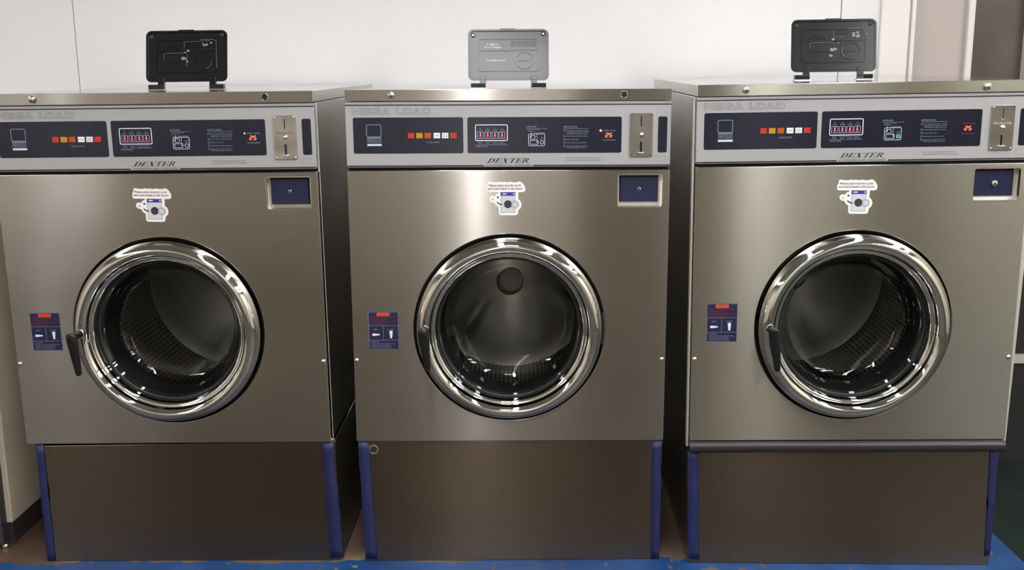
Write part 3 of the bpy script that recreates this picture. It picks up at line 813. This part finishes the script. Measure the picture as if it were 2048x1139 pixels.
    q.poly([(U(.69), V(.52)), (U(.71), V(.50)), (U(.78), V(.50)), (U(.80), V(.52)), (U(.775), V(.695)), (U(.715), V(.695))][::-1], y1, 'white', .0001)
    for vv, s_, ww in ((.80, 'IMPORTANT:', .26), (.85, 'IN CASE OF POWER INTERRUPTION,', .80), (.90, 'ALLOW 2-3 MINUTES BEFORE', .64), (.95, 'ATTEMPTING TO OPEN DOOR', .66)):
        q.text(s_, U(.09), V(vv+.008), .0030, g2, w=W*ww, y=y1)
    q.build('label_print', wl)
    # ---- open dispenser lid standing on the top cover
    dxl = (.0, .0, .0)[idx]
    hy = .285; zt_ = .1742
    foot_x = .0955
    dl = MB(0)                       # built flat in its own frame: x across, z up, face -y, pivot at the bottom
    Wl, Hl = .101, .128
    out = rrect(-Wl, Wl, .018, .018+Hl, .012)
    dl.poly(out, 0, 'plastic', .006)
    dl.ribbon(out, .005, -.0028, 'plastic', closed=True); 
    dl.add([(a_[0], y_, a_[1]) for y_ in (-.0028, .001) for a_ in rrect(-Wl+.0028, Wl-.0028, .0208, .0152+Hl, .0095)], [(i, (i+1) % 28, 28+(i+1) % 28, 28+i) for i in range(28)], 'plastic')
    dl.add([(a_[0], y_, a_[1]) for y_ in (-.0028, .006) for a_ in out], [(i, 28+i, 28+(i+1) % 28, (i+1) % 28) for i in range(28)], 'plastic')
    dl.box(-.021, .018, -.003, .006, .018+Hl-.001, .018+Hl+.0045, 'plastic')
    Tl = (foot_r := (0.28, .235, .25)[idx])
    rot_l = (-(.26, .235, .24)[idx], (-.002, .0, .004)[idx], (.03, 0, -.11)[idx])
    # pivot height above the top cover
    lid_o = dl.build('dispenser_lid', root, .0006, label=('black dispenser lid smeared with white residue', 'black dispenser lid reading FABRIC SOFTENER and DETERGENT', 'black dispenser lid with faint smears')[idx])
    xoff = (-.004, .0, .004)[idx]
    lid_o.location = (xoff, hy, ZO+zt_+.004); lid_o.rotation_euler = rot_l
    q = MB(0); yl = -.0012; mt = 'plastic'
    def ridge(pts, w_=.0016, closed=True, mat=mt):
        q.ribbon(pts, w_, yl-.0006, mat, closed)
        q.ribbon(pts, w_*1.6, yl, mat, closed)
    zz = lambda cy: .018+Hl*(1-(cy-150)/(880-150))
    xx = lambda cx: (cx-707)*Wl/565
    ridge(rrect(xx(278), xx(1135), zz(750), zz(278), .006))
    ridge([(xx(708), zz(282)), (xx(708), zz(445))], closed=False)
    ridge([(xx(285), zz(450)), (xx(1130), zz(440))], .0012, False)
    for ax in (415, 535, 655):
        q.poly([(xx(ax), zz(430)), (xx(ax+40), zz(447)), (xx(ax), zz(465))][::-1], yl-.0012, mt, .001)
    ridge(ell(xx(940), zz(595), xx(940+128)-xx(940), .0215, 0, 2*PI, 40)[:-1])
    lm = 'white' if idx == 1 else mt
    q.text('FABRIC', xx(405), zz(375), .0048, lm, w=xx(565)-xx(405), y=yl-.0008); q.text('SOFTENER', xx(370), zz(418), .0048, lm, w=xx(605)-xx(370), y=yl-.0008)
    q.text('DETERGENT', xx(398), zz(612), .0048, lm, w=xx(665)-xx(398), y=yl-.0008)
    q.text('BLEACH', xx(855), zz(606), .0042, mt, w=xx(1030)-xx(855), y=yl-.0008)
    for vv, s_ in ((318, 'USE LOW SUDSING AND'), (342, 'CONCENTRATED DETERGENT FOR'), (364, 'BEST RESULTS. USE MEASURED'), (386, 'AMOUNTS IN EACH COMPARTMENT')):
        q.text(s_, xx(742), zz(vv), .0024, 'inkgrey' if idx == 1 else mt, w=xx(1110)-xx(742), y=yl-.0006)
    if idx != 1:      # dried detergent streaks
        rnd = random.Random(idx)
        sm = 'dirt'
        q.ribbon([(xx(385), zz(560)), (xx(385), zz(485)), (xx(400), zz(470)), (xx(690), zz(465)), (xx(706), zz(480)), (xx(706), zz(660 if idx == 0 else 500))], .0008, yl-.0014, sm)
        q.ribbon([(xx(905), zz(275)), (xx(1080), zz(272)), (xx(1125), zz(300)), (xx(1135), zz(700 if idx == 0 else 380))], .0009, yl-.0014, sm)
        q.ribbon([(xx(672), zz(400)), (xx(672), zz(305)), (xx(1040), zz(292))] if idx == 0 else [(xx(700), zz(300)), (xx(702), zz(385)), (xx(850), zz(390))], .0008, yl-.0014, sm)
        q.ribbon(ell(xx(940), zz(595), xx(940+120)-xx(940), .020, *((-PI*.4, PI*.05) if idx == 0 else (PI*.8, PI*1.25)), 12), .0008, yl-.0014, sm)
        for k_ in range(10):
            x_ = xx(700+rnd.gauss(0, 1)*30) if k_ < 5 else xx(1010+rnd.gauss(0, 1)*50); z_ = zz(520+rnd.gauss(0, 1)*60) if k_ < 5 else zz(340+rnd.gauss(0, 1)*20)
            r_ = rnd.uniform(.0012, .0035)
            q.poly([(x_+r_*(1+.4*rnd.random())*math.cos(t_*PI/5)*1.4, z_+r_*(1+.6*rnd.random())*math.sin(t_*PI/5)) for t_ in range(10)], yl-.0012, sm, .0001)
    eo = q.build('embossed_lettering', lid_o)
    for cx, cy in ((202, 222), (1207, 203)):
        q = MB(0); q.lathe([(.0024, -.0035), (.0046, -.0040), (.0054, -.0020), (.0056, .0005)], 'rubber', xx(cx), zz(cy), 18); q.disc(xx(cx), zz(cy), .0026, -.0022, 'steel_plain' if idx == 1 else 'rubber', .0005, 12); q.build('rubber_stop', lid_o)
    # hinge arms (move with the lid) and hinge blocks on the cover
    for sx in (-1, 1):
        q = MB(0); ax = sx*.0655
        q.box(ax-.0080, ax+.0080, -.004, .008, -.0015, .026, 'plastic'); q.box(ax-.0070, ax+.0070, -.0045, .001, .018, .028, 'plastic')
        q.build('hinge_arm', lid_o, .0008)
        q = MB(ZO)
        q.box(xoff+(.0600 if sx > 0 else -.0960), xoff+(.0960 if sx > 0 else -.0600), hy-.010, hy+.008, zt_+.002, zt_+.0135, 'plastic')
        q.box(xoff+(.0560 if sx > 0 else -.0980), xoff+(.0980 if sx > 0 else -.0560), hy-.012, hy+.014, zt_-.0005, zt_+.0022, 'steel_plain')
        q.build('hinge_block', root, .0008)
    return root

washer(0, 'stainless steel washer at the left end of the row, beside the ivory machine side')
washer(1, 'middle stainless steel washer, its open dispenser lid shining pale grey')
washer(2, 'right stainless steel washer with a black bumper strip under its front panel')

# ------------------------------------------------------------------ neighbour at the left edge
nb = empty('laundry_machine', (-1.66, 2.49, PLINTH_TOP))
tag(nb, 'ivory sided laundry machine with a dark plinth at the left edge of the picture', 'machine')
q = MB(0); q.box(-.33, .350, .0, .80, .060, .93, 'ivory'); q.box(-.33, .350, .0, .80, .93, 1.02, 'side'); q.build('machine_body', nb, .003)
q = MB(0); q.box(-.33, .347, .004, .80, .0, .060, 'darkgrey'); q.build('plinth', nb, .002)
q = MB(0); q.box(-.33, .337, -.030, .0, .010, .62, 'darkgrey'); q.box(-.33, .327, -.030, .0, .62, 1.02, 'side'); q.build('front_frame', nb, .003)
q = MB(0); q.tube((.335, -.018, 0), (.335, -.018, .012), .010, .008, 'screw'); q.build('levelling_foot', nb)

# ------------------------------------------------------------------ setting
def plane_box(name, x0, x1, y0, y1, z0, z1, mat, kind='structure', bevel=0.):
    q = MB(0); q.box(x0, x1, y0, y1, z0, z1, mat); o = q.build(name, None, bevel)
    if kind: o['kind'] = kind
    return o
WY = 3.32
XL, XR, YB, ZC = -4.2, 3.6, -2.1, 2.75
plane_box('floor', XL, XR, YB, 4.6, -.05, 0, 'floor')
plane_box('ceiling', XL, XR, YB, 4.6, ZC, ZC+.05, 'ceil')
plane_box('wall_back', XL, 1.168, WY, WY+.05, 0, ZC, 'wall')
plane_box('wall_left', XL-.05, XL, YB, WY+.05, 0, ZC, 'opp')
plane_box('wall_right', XR, XR+.05, YB, 4.6, 0, ZC, 'opp')
plane_box('wall_front', XL, .42, YB-.05, YB, .55, ZC, 'opp')
plane_box('wall_front_right', .42, XR, YB-.05, YB, .55, ZC, 'oppgrey')
plane_box('wall_front_lower', XL, XR, YB-.05, YB+.01, 0, .55, 'oppdark')
# bright openings in the wall across the aisle (seen mirrored in the steel)
plane_box('window_1', -.305, -.205, YB+.001, YB+.02, .15, 2.45, 'win_a')
plane_box('window_2', 1.20, 1.47, YB+.001, YB+.02, .05, 2.35, 'win_b')
plane_box('window_3', -3.25, -2.95, YB+.001, YB+.02, .4, 2.35, 'win_b')
# panel seams in the back wall
sm = MB(0)
for sx in (-1.376, 1.045):
    hw_ = .0005 if sx < 0 else .0011
    sm.box(sx-hw_, sx+hw_, WY-.0008, WY+.002, .3, ZC, 'inkgrey')
for sx in (-.75, -.53, -.26, .35):
    sm.box(sx-.0003, sx+.0003, WY-.0002, WY+.002, .3, ZC, 'trim')
o = sm.build('trim_1'); o['kind'] = 'structure'
o = plane_box('trim_2', 1.168, 1.262, WY-.012, WY+.05, 0, ZC, 'trim', bevel=.006)
o = plane_box('trim_3', 1.262, 1.276, WY-.020, WY+.05, 0, ZC, 'trim', bevel=.004)
plane_box('wall_recess', 1.276, 1.470, WY+.05, WY+.09, 0, ZC, 'lilac')
o = plane_box('trim_4', 1.462, 1.486, WY+.03, WY+.12, 0, ZC, 'trim', bevel=.008)
bpn = plane_box('tall_panel', 1.486, 1.735, WY+.10, WY+.14, 0, ZC, 'brown', None)
tag(bpn, 'tall dark brown panel standing behind the right washer, beyond the white trim', 'panel')
plane_box('trim_5', 1.676, 1.95, WY+.06, WY+.10, 1.05, ZC, 'trim')
plane_box('wall_right_end', 1.735, XR, WY+.10, WY+.14, 0, ZC, 'brown')
plane_box('wall_right_lower', 1.50, XR, WY+.08, WY+.10, 0, 1.0, 'rubber')
plane_box('baseboard_right', 1.50, XR, WY+.065, WY+.08, .36, .39, 'lilac')

q = MB(0); q.box(-2.6, 1.270, 2.262, WY-.004, .0005, PLINTH_TOP, 'plinth')
pl = q.build('concrete_plinth', None, .006)
tag(pl, 'low concrete plinth with chipped blue paint under the row of washers', 'plinth')

# ------------------------------------------------------------------ the room's lamps and an added fill for the middle lid
def lamp(x, y, w, l, label, group='ceiling lamps over the aisle', z=ZC, mat='lamp'):
    r_ = empty('ceiling_light', (x, y, z)); tag(r_, label, 'ceiling light', group)
    q = MB(0); q.box(-w/2-.03, w/2+.03, -l/2-.03, l/2+.03, -.05, -.002, 'lampframe'); q.build('frame', r_, .004)
    q = MB(0); q.box(-w/2, w/2, -l/2, l/2, -.062, -.0505, mat); q.build('diffuser', r_)
GL = 'long fluorescent ceiling light over the aisle in front of the washers, outside the picture'
lamp(-.22, .1, .11, 4.0, GL, mat='lamp_strong')
lamp(1.25, .1, .18, 4.0, GL)
lamp(2.55, .1, .26, 4.0, GL)
lamp(-3.0, .1, .30, 4.0, GL)
lamp(3.1, .1, .20, 4.0, GL)
lamp(.10, .15, .34, .55, 'short ceiling light added above the camera to brighten the middle lid, outside the picture', None, mat='lamp_lid_fill')  # added fill, placed where the middle dispenser lid mirrors it

# ------------------------------------------------------------------ world, camera, colour
wd = bpy.data.worlds.new('world'); S.world = wd; wd.use_nodes = True
wd.node_tree.nodes['Background'].inputs[0].default_value = (.5, .5, .5, 1)
wd.node_tree.nodes['Background'].inputs[1].default_value = .1
cam = bpy.data.cameras.new('camera'); co = bpy.data.objects.new('camera', cam); COL.objects.link(co)
cam.sensor_width = 36; cam.lens = 2037.93/2048*36; cam.clip_start = .02
co.matrix_world = Matrix.Translation(CAM) @ Matrix.Rotation(R(90-11.3934), 4, 'X') @ Matrix.Rotation(R(-.4422), 4, 'Z')
S.camera = co
S.view_settings.view_transform = 'Standard'; S.view_settings.look = 'None'
S.view_settings.gamma = 1; S.view_settings.exposure = .78; S.view_settings.use_curve_mapping = False
S.cycles.max_bounces = 10; S.cycles.glossy_bounces = 8; S.cycles.transparent_max_bounces = 12
S.cycles.sample_clamp_indirect = 8
